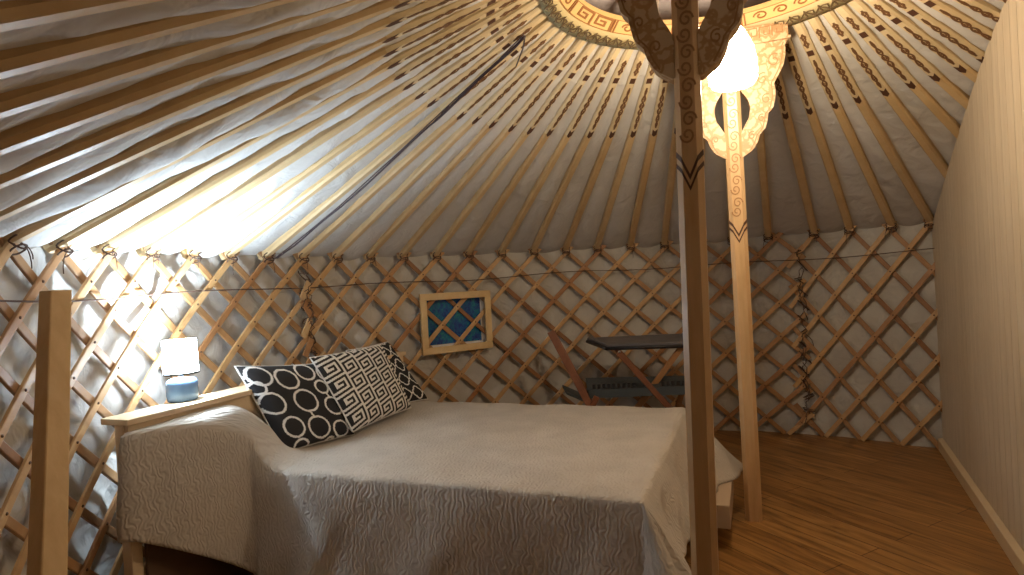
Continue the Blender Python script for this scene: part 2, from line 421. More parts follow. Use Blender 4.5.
# rope joints between sections
def joint(az, host, ztop, zbot, n, seed):
    rnd = random.Random(seed); mb = MB()
    root_p = pol(az, RW-.03, zbot)
    for k in range(n):
        z = ztop-(ztop-zbot)*k/(n-1); a_ = az+rnd.uniform(-.5, .5)
        w_ = rnd.uniform(.35, .75); tilt = rnd.uniform(-.5, .5)
        for turn in range(2):
            ring = []
            for q in range(14):
                th = 2*PI*q/14
                ring.append(pol(a_+1.1*w_*math.cos(th)+turn*.25, RW-.004-.026*math.sin(th), z+.03*math.cos(th)*tilt*2+turn*.014+.012*math.cos(th)))
            mb.tube(ring, .0032, 5, closed=True)
        if rnd.random() < .8:
            p = pol(a_, RW-.033, z); pts = [p]
            dx = rnd.uniform(-.6, .6); 
            for q in range(1, 6): pts.append(pol(a_+dx*q*.5+.25*math.sin(q*1.7+k), RW-.032-.003*q, z-.012*q-.004*q*q*rnd.random()))
            mb.tube(pts, .003, 5)
    # long rope running down through the turns
    pts = []
    for q in range(40):
        z = ztop+.03-(ztop-zbot+.05)*q/39; pts.append(pol(az+.35*math.sin(q*1.25)+.2*math.sin(q*2.9), RW-.03, z))
    mb.tube(pts, .0028, 5)
    return mb.build('lashing_rope', M_rope, host)
joint(147.9, latB, 1.44, .78, 8, 5)
joint(58.4, latC, 1.42, .2, 13, 9)
# overlapping slat ends along the left joint
rnd = random.Random(2)
for k in range(6):
    z = 1.36-k*.118; az_ = 148.4-.25*(k % 2)+k*.12
    ra = math.radians(az_); tg = Vector((-math.sin(ra), math.cos(ra), 0)); nrm = Vector((-math.cos(ra), -math.sin(ra), 0))
    d = (tg*.6*(1 if k != 1 else -1)+Vector((0, 0, -1))).normalized(); b = nrm.cross(d)
    mb = MB(); mb.box(pol(az_, RW-.022, z), d, b, nrm, .062, .021, .0065)
    fixn(mb.build('slat_end', M_slat, latB, bevel=.003))

# horizontal band cord round the lattice
mb = MB(); pts = []
for q in range(300):
    az_ = 206-(206-37.4)*q/299
    pts.append(pol(az_, RW-.0195+.003*math.sin(q*.9), HROPE+.008*math.sin(q*.11)-.012*abs(math.sin((az_-37)*PI/58))))
mb.tube(pts, .0035, 5)
tag(mb.build('wall_cord', M_rope, org=pol(120, RW, 1.37)), 'thin dark cord running level round the upper lattice wall', 'rope')

# ================================================================ ROOF POLES
ORD = ['', 'first', 'second', 'third', 'fourth', 'fifth', 'sixth', 'seventh', 'eighth', 'ninth', 'tenth', 'eleventh', 'twelfth', 'thirteenth', 'fourteenth']
def pole_label(i):
    aw = PA[i][0]
    if aw < 37: n_ = sum(1 for p in PA if aw < p[0] < 37)+1; return f'painted roof pole passing over the board partition, {ORD[n_]} from the back corner'
    if aw < 60: n_ = sum(1 for p in PA if 37 < p[0] < aw)+1; return f'painted roof pole on the right lattice section, {ORD[n_]} from the partition corner'
    if aw < 66: return 'painted roof pole just right of the pale lit centre post'
    if aw < 77: return 'painted roof pole passing behind the two centre posts, ' + ('the right one' if aw < 72 else 'the left one')
    if aw < 122: n_ = sum(1 for p in PA if 77 < p[0] < aw)+1; return f'painted roof pole {ORD[n_]} to the left of the front centre post along the back wall'
    if aw < 128: return 'painted roof pole meeting the lattice at the right half of the small blue window'
    if aw < 134: return 'painted roof pole meeting the lattice just left of the small blue window'
    if aw < 162: n_ = sum(1 for p in PA if 134 < p[0] < aw)+1; return f'painted roof pole {ORD[n_+1]} to the left of the small blue window'
    if aw < 168: return 'painted roof pole rising from the wall directly above the bedside lamp, brightly lit'
    n_ = sum(1 for p in PA if 168 < p[0] < aw)+1
    return f'painted roof pole {ORD[n_]} to the left of the one above the bedside lamp'
def make_pole(i):
    aw, ac = PA[i]
    p0 = pol(lin_az(PA[i], RW+.03), RW+.045, cone(RW)-.02+.0); p0 = pol(aw, RW+.035, HW-.005)
    ae = aw+(ac-aw)*(RW-.72)/(RW-RCH)
    p1 = pol(ae, .715, cone(.715))
    root = thing('roof_pole', pole_label(i), 'roof pole', p0, 'painted roof poles')
    d = (p1-p0); L = d.length; d.normalize()
    am = (aw+ae)/2; up = -cone_n(am); side = d.cross(up).normalized(); up = side.cross(d).normalized()
    if up.z < 0: up = -up
    jr = random.Random(i*13); bend = jr.uniform(-.006, .006)
    mb = MB(); secs = []; n_ = 10
    def w_at(t): return .0265*(1-.16*t)
    deep = .010*max(0, min(1, (aw-178)/20))*(1 if aw < 250 else 0)
    def h_at(t): return (.025+deep)*(1-.25*t)
    mid = lambda t: p0+d*L*t+side*bend*math.sin(PI*t)+up*.006
    for q in range(n_+1):
        t = q/n_; c = mid(t); a = w_at(t); h = h_at(t); cc = .55
        secs.append([c-side*a+up*h, c-side*a-up*h*cc, c-side*a*.62-up*h, c+side*a*.62-up*h, c+side*a-up*h*cc, c+side*a+up*h])
    mb.loft(secs, 0, mfun if False else False)
    fixn(mb.build('shaft', M_pole, root))
    # painted motifs on the underside
    def tr(r): return (RW+.035-r)/(RW+.035-.715)
    nrm = -up
    def at(t, s, e=.0006): return mid(t)-up*(h_at(t)+e)+side*s
    mp_ = MB(); secs = []
    for q in range(9):     # ochre painted length from chevron to crown
        t = tr(RCH)+(1-tr(RCH))*q/8; a = w_at(t)*.98; h = h_at(t)
        c = mid(t)
        e = .0005
        secs.append([c-side*(a+.001)+up*h*.2, c-side*(a+.001)-up*h*.56, c-side*a*.62-up*(h+e), c+side*a*.62-up*(h+e), c+side*(a+.001)-up*h*.56, c+side*(a+.001)+up*h*.2])
    mp_.grid(secs, 0, False)
    fixn(mp_.build('painted_length', M_polepaint, root))
    mk = MB()
    # chevron: dark arrow pointing down the pole
    t0 = tr(RCH); dt = .056/L
    for (ta, tb, sa, sb) in ((t0+dt*.9, t0, 1.0, .9),):
        a = w_at(t0)*1.03; h = h_at(t0)
        a0_ = a; mk.quadpts([at(ta, -a*.62, .0014), at(ta-dt*.35, 0, .0014), at(ta, a*.62, .0014), at(tb, a*.62, .0014), at(tb-dt*.35, 0, .0014), at(tb, -a*.62, .0014)])
    mk.build('chevron_mark', M_mark, root)
    mk = MB(); t0 = tr(RDOT); dt = .019/L; a = w_at(t0)*1.0
    mk.quadpts([at(t0-dt, -a*.66, .0014), at(t0+dt, -a*.66, .0014), at(t0+dt, a*.66, .0014), at(t0-dt, a*.66, .0014)])
    mk.build('square_mark', M_mark, root)
    # scroll work
    for (ra, rb, turns) in ((1.285, .985, 6), (.905, .815, 2)):
        mk = MB(); ta, tb = tr(ra), tr(rb)
        for ph_ in (0, PI):
            pts = []
            for q in range(turns*8+1):
                u = q/(turns*8); t = ta+(tb-ta)*u
                env = min(1, u*5, (1-u)*5)
                pts.append(at(t, w_at(t)*.40*env*math.sin(2*PI*turns*u*.5+ph_)+(.1*w_at(t)*math.sin(u*30+ph_))*env, .0010))
            mk.ribbon(pts, nrm, .0085, .0010)
        for q in range(turns):
            t = ta+(tb-ta)*(q+.5)/turns
            pts = [at(t+.006*math.cos(th)*.8, w_at(t)*.22*math.sin(th), .0012) for th in [k_*PI/4 for k_ in range(8)]]
            mk.ribbon(pts, nrm, .0065, .0008)
        mk.build('scroll_painting', M_scroll, root)
    # rope loop at the foot, with loose ends
    if 36 < aw < 205:
        mk = MB(); rr = random.Random(i*5+3); f = pol(aw, RW-.018, HW-.028)
        ra = math.radians(aw); tg = Vector((-math.sin(ra), math.cos(ra), 0)); ins = Vector((-math.cos(ra), -math.sin(ra), 0))
        for turn in range(3):
            cpt = f+Vector((0, 0, .018*turn))+ins*.004
            ring = [cpt+tg*.032*math.cos(2*PI*q/12)+(ins*.55+Vector((0, 0, .45*(-1)**turn)))*.036*math.sin(2*PI*q/12) for q in range(12)]
            mk.tube(ring, .0032, 5, closed=True)
        for e in range(2 if i % 3 == 0 else 1):
            pts = [f+ins*.02]; dx = rr.uniform(-.045, .045); ln = rr.uniform(.03, .10)
            for q in range(1, 6): pts.append(f+ins*(.02-.0*q)+tg*dx*math.sin(q*.35)+Vector((0, 0, .02-ln*(q/5)**1.3)))
            mk.tube(pts, .002, 5)
        mk.build('rope_tie', M_rope, root)
    return root
for i in range(len(PA)): make_pole(i)

# ================================================================ CROWN
crown = thing('roof_wheel', 'round painted wooden roof wheel with orange key-pattern ring', 'roof crown', (0, 0, 2.50))
mb = MB(); na = 120
ri, ro, zb, zt = .615, .668, 2.578, 2.60
RB, ZB = .664, 2.536    # lower outer lip
def ringp(a, u, e=0):   # u 0..1 up the slanting painted face, e towards the viewer
    L_ = math.hypot(RB-ri, zb-ZB); return pol(a, RB+(ri-RB)*u-e*(zb-ZB)/L_, ZB+(zb-ZB)*u-e*(RB-ri)/L_)
rows = [[pol(360*k/na, r, z) for k in range(na)] for r, z in ((RB, ZB), (ri, zb), (ri, zt), (ro+.01, zt), (ro+.01, ZB))]
mb.grid(rows, 0, True, close_u=True, close_v=True)
o = ring_o = fixn(mb.build('ring', M_orange, crown))
for p in o.data.polygons: p.use_smooth = False
# key pattern on the inner face: raised meander
unit = [(0, 0), (0, .9), (.86, .9), (.86, .22), (.34, .22), (.34, .58), (.6, .58)]
mk = MB()
def patch(xa, xb, ua, ub, e=.003):
    mk.box8([ringp(xa, ua, -.001), ringp(xb, ua, -.001), ringp(xb, ub, -.001), ringp(xa, ub, -.001), ringp(xa, ua, e), ringp(xb, ua, e), ringp(xb, ub, e), ringp(xa, ub, e)])
for sec in range(12):
    a_s = sec*30+3
    if sec % 2 == 0:
        n_ = 2; span = 25/n_
        for q in range(n_):
            a0 = a_s+q*span
            poly = [(a0+x*span*.86, .12+y*.82) for x, y in unit]
            for (x0, u0), (x1, u1) in zip(poly[:-1], poly[1:]):
                A, wu = .62, .07
                if abs(u1-u0) < 1e-6: patch(min(x0, x1)-A, max(x0, x1)+A, u0-wu, u0+wu)
                else: patch(x0-A, x0+A, min(u0, u1)-wu, max(u0, u1)+wu)
    else:
        for q in range(3):
            a0 = a_s+4+q*8.4
            pts = [ringp(a0+3*math.cos(t_)*(1-t_/11), .5+.33*math.sin(t_)*(1-t_/11), .001) for t_ in [k_*.45 for k_ in range(18)]]
            mk.ribbon(pts, pol(a0, 1, 0)*-.56+Vector((0, 0, -.83)), .008, .002)
    for dx in (-2.6, -1.2): patch(a_s+dx-.35, a_s+dx+.35, 0, 1, .004)
for ua, ub in ((0.0, .06), (.95, 1.0)):
    rows = [[ringp(360*k/na, u_, .0015) for k in range(na)] for u_ in (ua, ub)]
    mk.grid(rows, 0, True, close_v=True)
fixn(mk.build('key_pattern', M_brownp, ring_o))
# scalloped painting round the pole sockets, under the ring
mk = MB()
rows = [[pol(360*k/na, r, z) for k in range(na)] for r, z in ((.668, cone(.668)-.020), (.735, cone(.735)-.024), (.735, cone(.735)-.016), (.668, cone(.668)-.012))]
mk.grid(rows, 0, True, close_u=True, close_v=True)
fixn(mk.build('socket_band', mat('pale_olive_paint', (.46, .37, .19), .6), crown))
mk = MB()
nn = 64
for lane in range(2):
    pts = []
    for k in range(nn*8+1):
        a = 360*k/(nn*8); r = .702+(.024 if lane == 0 else .016)*math.sin(2*PI*k/8+(0 if lane == 0 else 1.6))
        pts.append(pol(a+.9*math.sin(4*PI*k/8), r, cone(r)-.0275))
    mk.ribbon(pts, (0, 0, -1), .006, .003)
mk.build('scroll_painting', M_green, crown)
# domed spokes
for k in range(4):
    mk = MB(); a = 22+k*45; pts = []
    secs = []
    for q in range(17):
        u = -1+2*q/16; r = u*.63; z = 2.60+.20*(1-u*u)
        ra = math.radians(a); dv = Vector((math.cos(ra), math.sin(ra), 0)); sd = Vector((-math.sin(ra), math.cos(ra), 0))
        c = dv*r+Vector((0, 0, z)); secs.append([c-sd*.017-Vector((0, 0, .017)), c+sd*.017-Vector((0, 0, .017)), c+sd*.017+Vector((0, 0, .017)), c-sd*.017+Vector((0, 0, .017))])
    mk.loft(secs); fixn(mk.build('spoke', M_orange, crown))
# fabric cover above the crown
mb = MB(); rows = []
for j in range(13):
    r = .9*(1-j/12)+.001
    rows.append([pol(360*k/96, r, 2.66+.2*(1-(r/.9)**2)+.006*math.sin(k*.8+r*9)-(.17*max(0, (r-.79)/.11))) for k in range(96)])
mb.grid(rows, close_v=True)
tag(mb.build('canvas_cover', M_cover, org=(0, 0, 2.7)), 'greyish fabric cover stretched over the roof wheel opening', 'cover')

# ================================================================ CENTRE POSTS
def centre_post(label, foot, top, half, face, wood_m, carve_m, line_m, wscale, zch, s0=.055):
    """foot/top: axis points; face: horizontal vector the carved face looks along"""
    foot = Vector(foot); top = Vector(top)
    root = thing('centre_post', label, 'post', foot)
    ax = (top-foot).normalized(); f = Vector(face); f = (f-ax*f.dot(ax)).normalized(); sd = ax.cross(f).normalized()
    if sd.dot(R_) < 0: sd = -sd
    H = top.z
    def at(z, s, o): t = z/H; return foot+(top-foot)*t+sd*s+f*o
    mb = MB(); secs = []
    for z in (0, .5, 1, 1.5, 2, H-.1):
        h = half; c = half*.55
        secs.append([at(z, x, y) for x, y in ((-h, -c), (-h, c), (-c, h), (c, h), (h, c), (h, -c), (c, -h), (-c, -h))])
    mb.loft(secs); mk = mb
    # V-shaped double band + carved scroll field above it
    z0 = zch
    for dz_, wd in ((0, .017), (-.034, .014)):
        for side_f in (1, -1):
            pts = [(-half, z0+dz_), (0, z0-.05+dz_), (half, z0+dz_)]
            for (x0, za), (x1, zc) in zip(pts[:-1], pts[1:]):
                n_ = half*side_f*1.02
                mk.quadpts([at(za-wd, x0*.6, n_), at(zc-wd, x1*.6, n_), at(zc, x1*.6, n_), at(za, x0*.6, n_)], 1)
        for sx in (-1, 1):
            zz_ = z0+dz_+.022; g = half*1.025; gi = half*.57
            mk.quadpts([at(zz_-wd, sx*g, gi), at(zz_, sx*g, gi), at(zz_, sx*g, -gi), at(zz_-wd, sx*g, -gi)], 1)
            mk.quadpts([at(z0+dz_-wd, sx*gi, g), at(z0+dz_, sx*gi, g), at(zz_, sx*g, gi), at(zz_-wd, sx*g, gi)], 1)
    for side_f in (1, -1):
        for c_i in range(7):
            zc = zch+.085+c_i*(2.44-zch-.1)/7
            for sg in (1, -1):
                pts = []
                for q in range(18):
                    th = q/17*2.6*PI; rr = half*.66*(1-q/22)
                    pts.append(at(zc+sg*(rr*math.sin(th))*1.0+sg*.022, sg*(half*.08)+sg*rr*math.cos(th)*.85, half*side_f*1.005))
                mk.ribbon(pts, f*side_f, .0055, .0025, 2)
    mk.build('shaft', [wood_m, M_mark, line_m], root)
    # winged bracket: lobed outline with an opening beside the post
    OUT = [(1.90, 0), (1.93, .055), (1.97, .082), (2.0, .092), (2.03, .125), (2.07, .137), (2.10, .142), (2.12, .168), (2.17, .183), (2.21, .185), (2.24, .178), (2.27, .20), (2.32, .232), (2.37, .245), (2.42, .245), (2.45, .27)]
    HOLE = [(1.90, 0), (2.02, 0), (2.05, .018), (2.09, .045), (2.14, .055), (2.18, .045), (2.215, .018), (2.24, 0), (2.45, 0)]
    def interp(T, z):
        for (a, b), (c, d_) in zip(T[:-1], T[1:]):
            if a <= z <= c: u = (z-a)/(c-a); return b+(d_-b)*u
        return T[-1][1]
    th = s0/2
    for sg in (-1, 1):
        mk = MB(); secs = []
        nz_ = 44
        for q in range(nz_+1):
            z = 1.90+.55*q/nz_
            o_ = max(half+.002, (interp(OUT, z)+.05-half*0)*wscale); i_ = half-.004+interp(HOLE, z)*wscale
            if interp(HOLE, z) > 0: i_ += .0
            o_ = max(o_, i_+.004)
            secs.append([at(z, sg*i_, -th), at(z, sg*o_, -th), at(z, sg*o_, th), at(z, sg*i_, th)])
        mk.loft(secs)
        for side_f in (1, -1):
            # rim line following the outline, plus curls
            pts = [at(1.93+.50*q/30, sg*(max(half+.006, (interp(OUT, 1.93+.50*q/30)+.05)*wscale-.014)), th*side_f*1.0) for q in range(31)]
            mk.ribbon(pts, f*side_f, .005, .002, 1)
            for (zc, sc, rr) in ((2.0, .10, .022), (2.08, .155, .020), (2.17, .185, .026), (2.27, .17, .03), (2.35, .235, .035), (2.38, .12, .035), (2.29, .10, .025)):
                pts = []
                for q in range(16):
                    t_ = q/15*2.4*PI; r2 = rr*(1-q/20)
                    pts.append(at(zc+r2*math.sin(t_+sg), sg*(sc*wscale+r2*math.cos(t_+sg)*wscale), th*side_f))
                mk.ribbon(pts, f*side_f, .005, .002, 1)
        mk.build('wing_bracket', [carve_m, line_m], root)
    # capital block with key strokes under the crown ring
    mk = MB(); cw = .30*wscale+.01
    mk.box8([at(2.45, -cw, -.045), at(2.45, cw, -.045), at(2.45, cw, .045), at(2.45, -cw, .045), at(H-.012, -cw, -.045), at(H-.012, cw, -.045), at(H-.012, cw, .045), at(H-.012, -cw, .045)])
    mk.box8([at(2.44, -cw-.01, -.052), at(2.44, cw+.01, -.052), at(2.44, cw+.01, .052), at(2.44, -cw-.01, .052), at(2.452, -cw-.01, -.052), at(2.452, cw+.01, -.052), at(2.452, cw+.01, .052), at(2.452, -cw-.01, .052)])
    for side_f in (1, -1):
        nk = 9
        for q in range(nk):
            x0 = -cw*.95+q*2*cw*.95/nk; wdt = 2*cw*.95/nk*.8
            pts = [(x0, 2.462), (x0, 2.512), (x0+wdt, 2.512), (x0+wdt, 2.475), (x0+wdt*.45, 2.475), (x0+wdt*.45, 2.495)]
            mk.ribbon([at(z, s, .0455*side_f) for s, z in pts], f*side_f, .006, .002, 1)
    mk.build('capital', [carve_m, line_m], root)
    return root
centre_post('pale brightly lit centre post standing on the bare floor beyond the bed foot',
            (.309, .766, 0), (.262, .640, 2.535), .042, Vector((-.34, -.94, 0)), M_post, M_carve, M_carveline, .87, 1.565)
centre_post('front centre post beside the near bed corner, its shaded side to the viewer',
            (-.425, -.665, 0), (-.352, -.60, 2.535), .037, Vector((-.36, -.93, 0)), M_post, M_carve, M_carveline, .84, 1.665)

# ================================================================ PENDANT LAMP
PL = Vector((.055, .10, 2.125))
pend = thing('pendant_lamp', 'glaring white pendant lamp hanging between the two centre posts', 'lamp', PL+Vector((0, 0, .35)))
mb = MB(); mb.lathe(PL, [(.001, -.03), (.08, -.03), (.095, -.01), (.098, .05), (.086, .12), (.055, .19), (.026, .225), (.001, .232)], 24)
fixn(mb.build('glass_shade', M_bulb, pend))
mb = MB(); mb.lathe(PL, [(.024, .222), (.026, .26), (.016, .275), (.001, .278)], 16); mb.build('lamp_holder', M_metal, pend)
mb = MB(); mb.tube([PL+Vector((0, 0, .27)), PL+Vector((0, 0, .45)), Vector((.02, .03, 2.80))], .0035, 6); mb.build('flex', M_white, pend)

# supply cable along a roof pole
mb = MB()
CT = [(.84, 158.7), (.98, 156.4), (1.32, 154.6), (1.61, 153.3), (2.06, 152.6), (2.37, 152.9), (2.545, 153.2)]
def cab(u, off, dr):
    x = u*(len(CT)-1); k = min(int(x), len(CT)-2); f = x-k
    r = CT[k][0]+(CT[k+1][0]-CT[k][0])*f; a = CT[k][1]+(CT[k+1][1]-CT[k][1])*f
    return pol(a+off/r, r, cone(r)-.034-dr)
mb.tube([cab(q/59, 0, .004*math.sin(q*.4)) for q in range(60)], [.0065 if q < 22 else .0045 for q in range(60)], 6)
mb.tube([cab(q/59, .95, 0) for q in range(60)], .003, 5)
mb.tube([pol(158.7, .84, cone(.84)-.036), pol(154, .88, cone(.88)-.036), pol(149, .96, cone(.96)-.036)], .0035, 5)
tag(mb.build('power_cable', M_cable, org=pol(150, 1.5, 2.1)), 'dark cable running down between the roof poles from the crown', 'cable')

# ================================================================ WINDOW
az_w = math.degrees(math.atan2(2.19, -1.335)); ra = math.radians(az_w)
nrm = Vector((-math.cos(ra), -math.sin(ra), 0)); tg = Vector((math.sin(ra), -math.cos(ra), 0))   # tg points to the picture's right
wc = Vector((RW*math.cos(ra), RW*math.sin(ra), 1.055))+nrm*.045
Wd, Hd = .598, .455
rollw = math.radians(-.5); up = (Vector((0, 0, 1))*math.cos(rollw)-tg*math.sin(rollw)); rt = (tg*math.cos(rollw)+Vector((0, 0, 1))*math.sin(rollw))
win = bpy.data.objects.new('window_1', None); COL.objects.link(win); win.location = wc; win['kind'] = 'structure'; ORG[win.name] = wc
fwid = .052
mb = MB()
mb.box(wc+up*(Hd/2-fwid/2), rt, up, nrm, Wd/2, fwid/2, .011); mb.box(wc-up*(Hd/2-fwid/2), rt, up, nrm, Wd/2, fwid/2, .011)
mb.box(wc+rt*(Wd/2-fwid/2), rt, up, nrm, fwid/2, Hd/2-fwid, .011); mb.box(wc-rt*(Wd/2-fwid/2), rt, up, nrm, fwid/2, Hd/2-fwid, .011)
fixn(mb.build('window_frame', M_winframe, win, bevel=.003))
iw, ih = Wd/2-fwid+.01, Hd/2-fwid+.01
mb = MB(); c2 = wc-nrm*.066
mb.box(c2+up*.006-rt*.006, rt, up, nrm, iw-.012, ih-.014, .002)
fixn(mb.build('pane', M_pane, win))
mb = MB(); mb.box(c2-nrm*.001, rt, up, nrm, iw+.02, ih+.02, .002)
fixn(mb.build('window_backing', M_white, win))

# ================================================================ TIMBER POST (left)
mb = MB(); a = Vector((-2.262, -.588, 1.395)); b = Vector((-2.051, -.954, .72)); d = (b-a)/(a.z-b.z)
bot = a+d*(a.z-.0)
if math.hypot(bot.x, bot.y) > RW-.05: pass
f1 = Vector((.93, -.36, 0)).normalized(); f2 = Vector((.36, .93, 0)).normalized()
secs = []
for t_ in (0, .5, 1):
    c = bot+(a-bot)*t_; hs = .0345
    secs.append([c-f1*.027-f2*.03, c+f1*.027-f2*.03, c+f1*.027+f2*.03, c-f1*.027+f2*.03])
mb.loft(secs)
tag(fixn(mb.build('timber_post', M_timber, org=bot, bevel=.004)), 'free square-cut timber post leaning before the lattice at the far left', 'post')

# ================================================================ BED
UU = Vector((.922, -.389, 0)).normalized(); VV = Vector((.389, .922, 0)).normalized()
def B(u, v, z): return UU*u+VV*v+Vector((0, 0, z))
def ubox(mb, u0, u1, v0, v1, z0, z1, mi=0):
    mb.box8([B(u0, v0, z0), B(u1, v0, z0), B(u1, v1, z0), B(u0, v1, z0), B(u0, v0, z1), B(u1, v0, z1), B(u1, v1, z1), B(u0, v1, z1)], mi)
UH, UF, VN, VF, ZT = -2.20, -.345, -.485, .975, .545
bed = thing('bed', 'wooden double bed with pale pine headboard ledge under the quilted spread', 'bed', B(-1.27, .24, 0))
mb = MB(); ubox(mb, UH+.03, UF-.01, VN+.015, VF-.015, .30, ZT-.012); fixn(mb.build('mattress', M_white, bed, bevel=.03))
mb = MB(); ubox(mb, UH+.03, UF+.0, VN+.01, VF-.005, .15, .298); fixn(mb.build('bed_base', M_bedbase, bed, bevel=.006))
mb = MB(); ubox(mb, UF-.5, UF+.235, .42, .93, .10, .215); fixn(mb.build('drawer', M_bedbase, bed, bevel=.005))
for u, v in ((UF-.10, VN+.10), (UF-.10, VF-.10), (UH+.12, VN+.1), (UH+.12, VF-.1)):
    mb = MB(); ubox(mb, u-.03, u+.03, v-.03, v+.03, 0, .15); fixn(mb.build('leg', M_black, bed))
mb = MB()
ubox(mb, UH-.145, UH+.012, -1.01, .95, .875, .90); fixn(mb.build('headboard_ledge', M_ledge, bed, bevel=.003))
mb = MB(); ubox(mb, UH-.02, UH-.002, -1.00, .93, .47, .875); fixn(mb.build('headboard_panel', M_ledge, bed))
mb = MB(); ubox(mb, UH-.02, UH-.004, -.955, .90, .03, .468); fixn(mb.build('underbed_shade_panel', M_added_darkboards, bed))  # added dark board standing in for the shade under the bed head
for v in (-1.005, .90):
    mb = MB(); ubox(mb, UH-.075, UH-.022, v, v+.045, 0, .875); fixn(mb.build('headboard_leg', M_ledge, bed, bevel=.003))

# quilted bedspread
def sstep(x): x = max(0, min(1, x)); return x*x*(3-2*x)
def edge_v(u): return VN-.05*sstep((-1.9-u)/.2)-.50*sstep((-2.07-u)/.12)
def top_z(u, v):
    k = sstep((-1.93-u)/.26); kn = sstep((-2.02-u)/.13)
    z = ZT+.012
    near = 1-sstep((v+.56)/.40)           # the piled bedding only lifts the spread near the lamp side
    m = (k*.6+kn*.4)*(.30*near+.035*(1-near))
    z += m
    z += .005*math.sin(u*9+v*4)*math.sin(v*7)+.003*math.sin(u*17-v*12)
    return z
NU, NV = 170, 80
top = []
for i in range(NU+1):
    u = UH+.004+(UF-UH-.004)*i/NU; row = []
    vn = edge_v(u)
    for j in range(NV+1):
        s = j/NV; v = vn+(VF-vn)*s
        z = top_z(u, v)
        zr = .012
        de = min(v-vn, VF-v, UF-u)
        z -= zr*max(0, 1-de/.03)**2
        row.append(B(u, v, z))
    top.append(row)
# skirt: follow near edge from head to foot, round the foot, back along the far side
per = []
for i in range(NU+1): per.append((top[i][0], Vector((0, -1)), 0, i/NU))
per2 = [(top[NU][j], None, 1, j/NV) for j in range(NV+1)]
per3 = [(top[i][NV], None, 2, i/NU) for i in range(NU, -1, -1)]
sk = []; ND = 26
def uv_of(p): return p.dot(UU), p.dot(VV)
rnd = random.Random(11)
def add_col(p, nu, nv, hem, flare, fold, phs, amp):
    col = []
    u, v = uv_of(p)
    for q in range(ND+1):
        t = q/ND; z = p.z+(hem-p.z)*t
        d = flare*(t**1.15)+.010*min(1, t*6)+amp*math.sin(phs+t*1.3)*sstep(t*1.4)+.012*fold*math.sin(phs*2.3+t*7)*t
        col.append(B(u+nu*d, v+nv*d, z))
    return col
cols = []
for i in range(NU+1):
    p = top[i][0]; u, v = uv_of(p); t = i/NU
    kh = sstep((-1.72-u)/.45)
    hem = .06+.38*sstep((-2.06-u)/.13) if u < -1.2 else .10-.06*sstep((u+1.2)/.8)
    hem += .015*math.sin(u*11)
    fl = .035+.05*sstep((u+.75)/.4)-.01*kh
    e = 1e-3
    sl = (edge_v(u+e)-edge_v(u-e))/(2*e)
    nu_, nv_ = sl, -1
    L = math.hypot(nu_, nv_)
    # soften the diagonal stretch at the fold
    nu_, nv_ = nu_/L*.35, nv_/L
    cols.append(add_col(p, nu_, nv_, hem, fl, .5, u*10.5+.9*math.sin(u*3.1), .013*(1-.5*kh)))
# corner fan near-foot
p = top[NU][0]
for q in range(1, 12):
    a_ = -PI/2+PI/2*q/12
    t = q/12
    hem = .06+.21*sstep(t*1.9)
    fold = .10*math.cos(PI*(t-.0)*2)*0
    fl = .085+.10*math.sin(PI*t)-.0*t
    cols.append(add_col(p, math.cos(a_), math.sin(a_), hem, fl, .5, t*3, .004))
for j in range(NV+1):
    p = top[NU][j]; t = j/NV
    u, v = uv_of(p)
    hem = .26+.025*math.sin(t*5+1)-.02*t
    fl = .10+.17*sstep((t-.55)/.45)+.03*(1-sstep(t/.2))
    cols.append(add_col(p, 1, 0, hem, fl, 1, v*13+1.0, .020))
p = top[NU][NV]
for q in range(1, 10):
    a_ = PI/2*q/10; cols.append(add_col(p, math.cos(a_), math.sin(a_), .235, .27-.15*q/10, .4, q*.4, .004))
for i in range(NU, -1, -2):
    p = top[i][NV]; u, v = uv_of(p); cols.append(add_col(p, 0, 1, .30, .05, .5, u*12, .010))
mb = MB(); mb.grid(top, 0, True)
mb.grid(cols, 0, True)
me_uv = []
sp = mb.build('bedspread', M_quilt, org=B(-1.27, .24, ZT))
tag(sp, 'beige quilted bedspread draped over the double bed', 'bedspread')
# UVs in metres along the cloth so the stitching follows it
bm = bmesh.new(); bm.from_mesh(sp.data)
uvl = bm.loops.layers.uv.new('UVMap'); bm.verts.ensure_lookup_table()
uvs = []
for i in range(NU+1):
    for j in range(NV+1): uvs.append((i/NU*1.86, j/NV*1.46))
perlen = 0; lastp = None
for c in cols:
    if lastp is not None: perlen += max((c[ND//2]-lastp).length, 0)
    lastp = c[ND//2]; d_ = 0
    for q in range(ND+1):
        if q: d_ += (c[q]-c[q-1]).length
        uvs.append((perlen, -d_))
for f in bm.faces:
    for lp in f.loops: lp[uvl].uv = uvs[lp.vert.index]
bmesh.ops.remove_doubles(bm, verts=bm.verts[:], dist=.0004)
bmesh.ops.recalc_face_normals(bm, faces=bm.faces[:])
bm.to_mesh(sp.data); bm.free()
md = sp.modifiers.new('thickness', 'SOLIDIFY'); md.thickness = .006; md.offset = -1

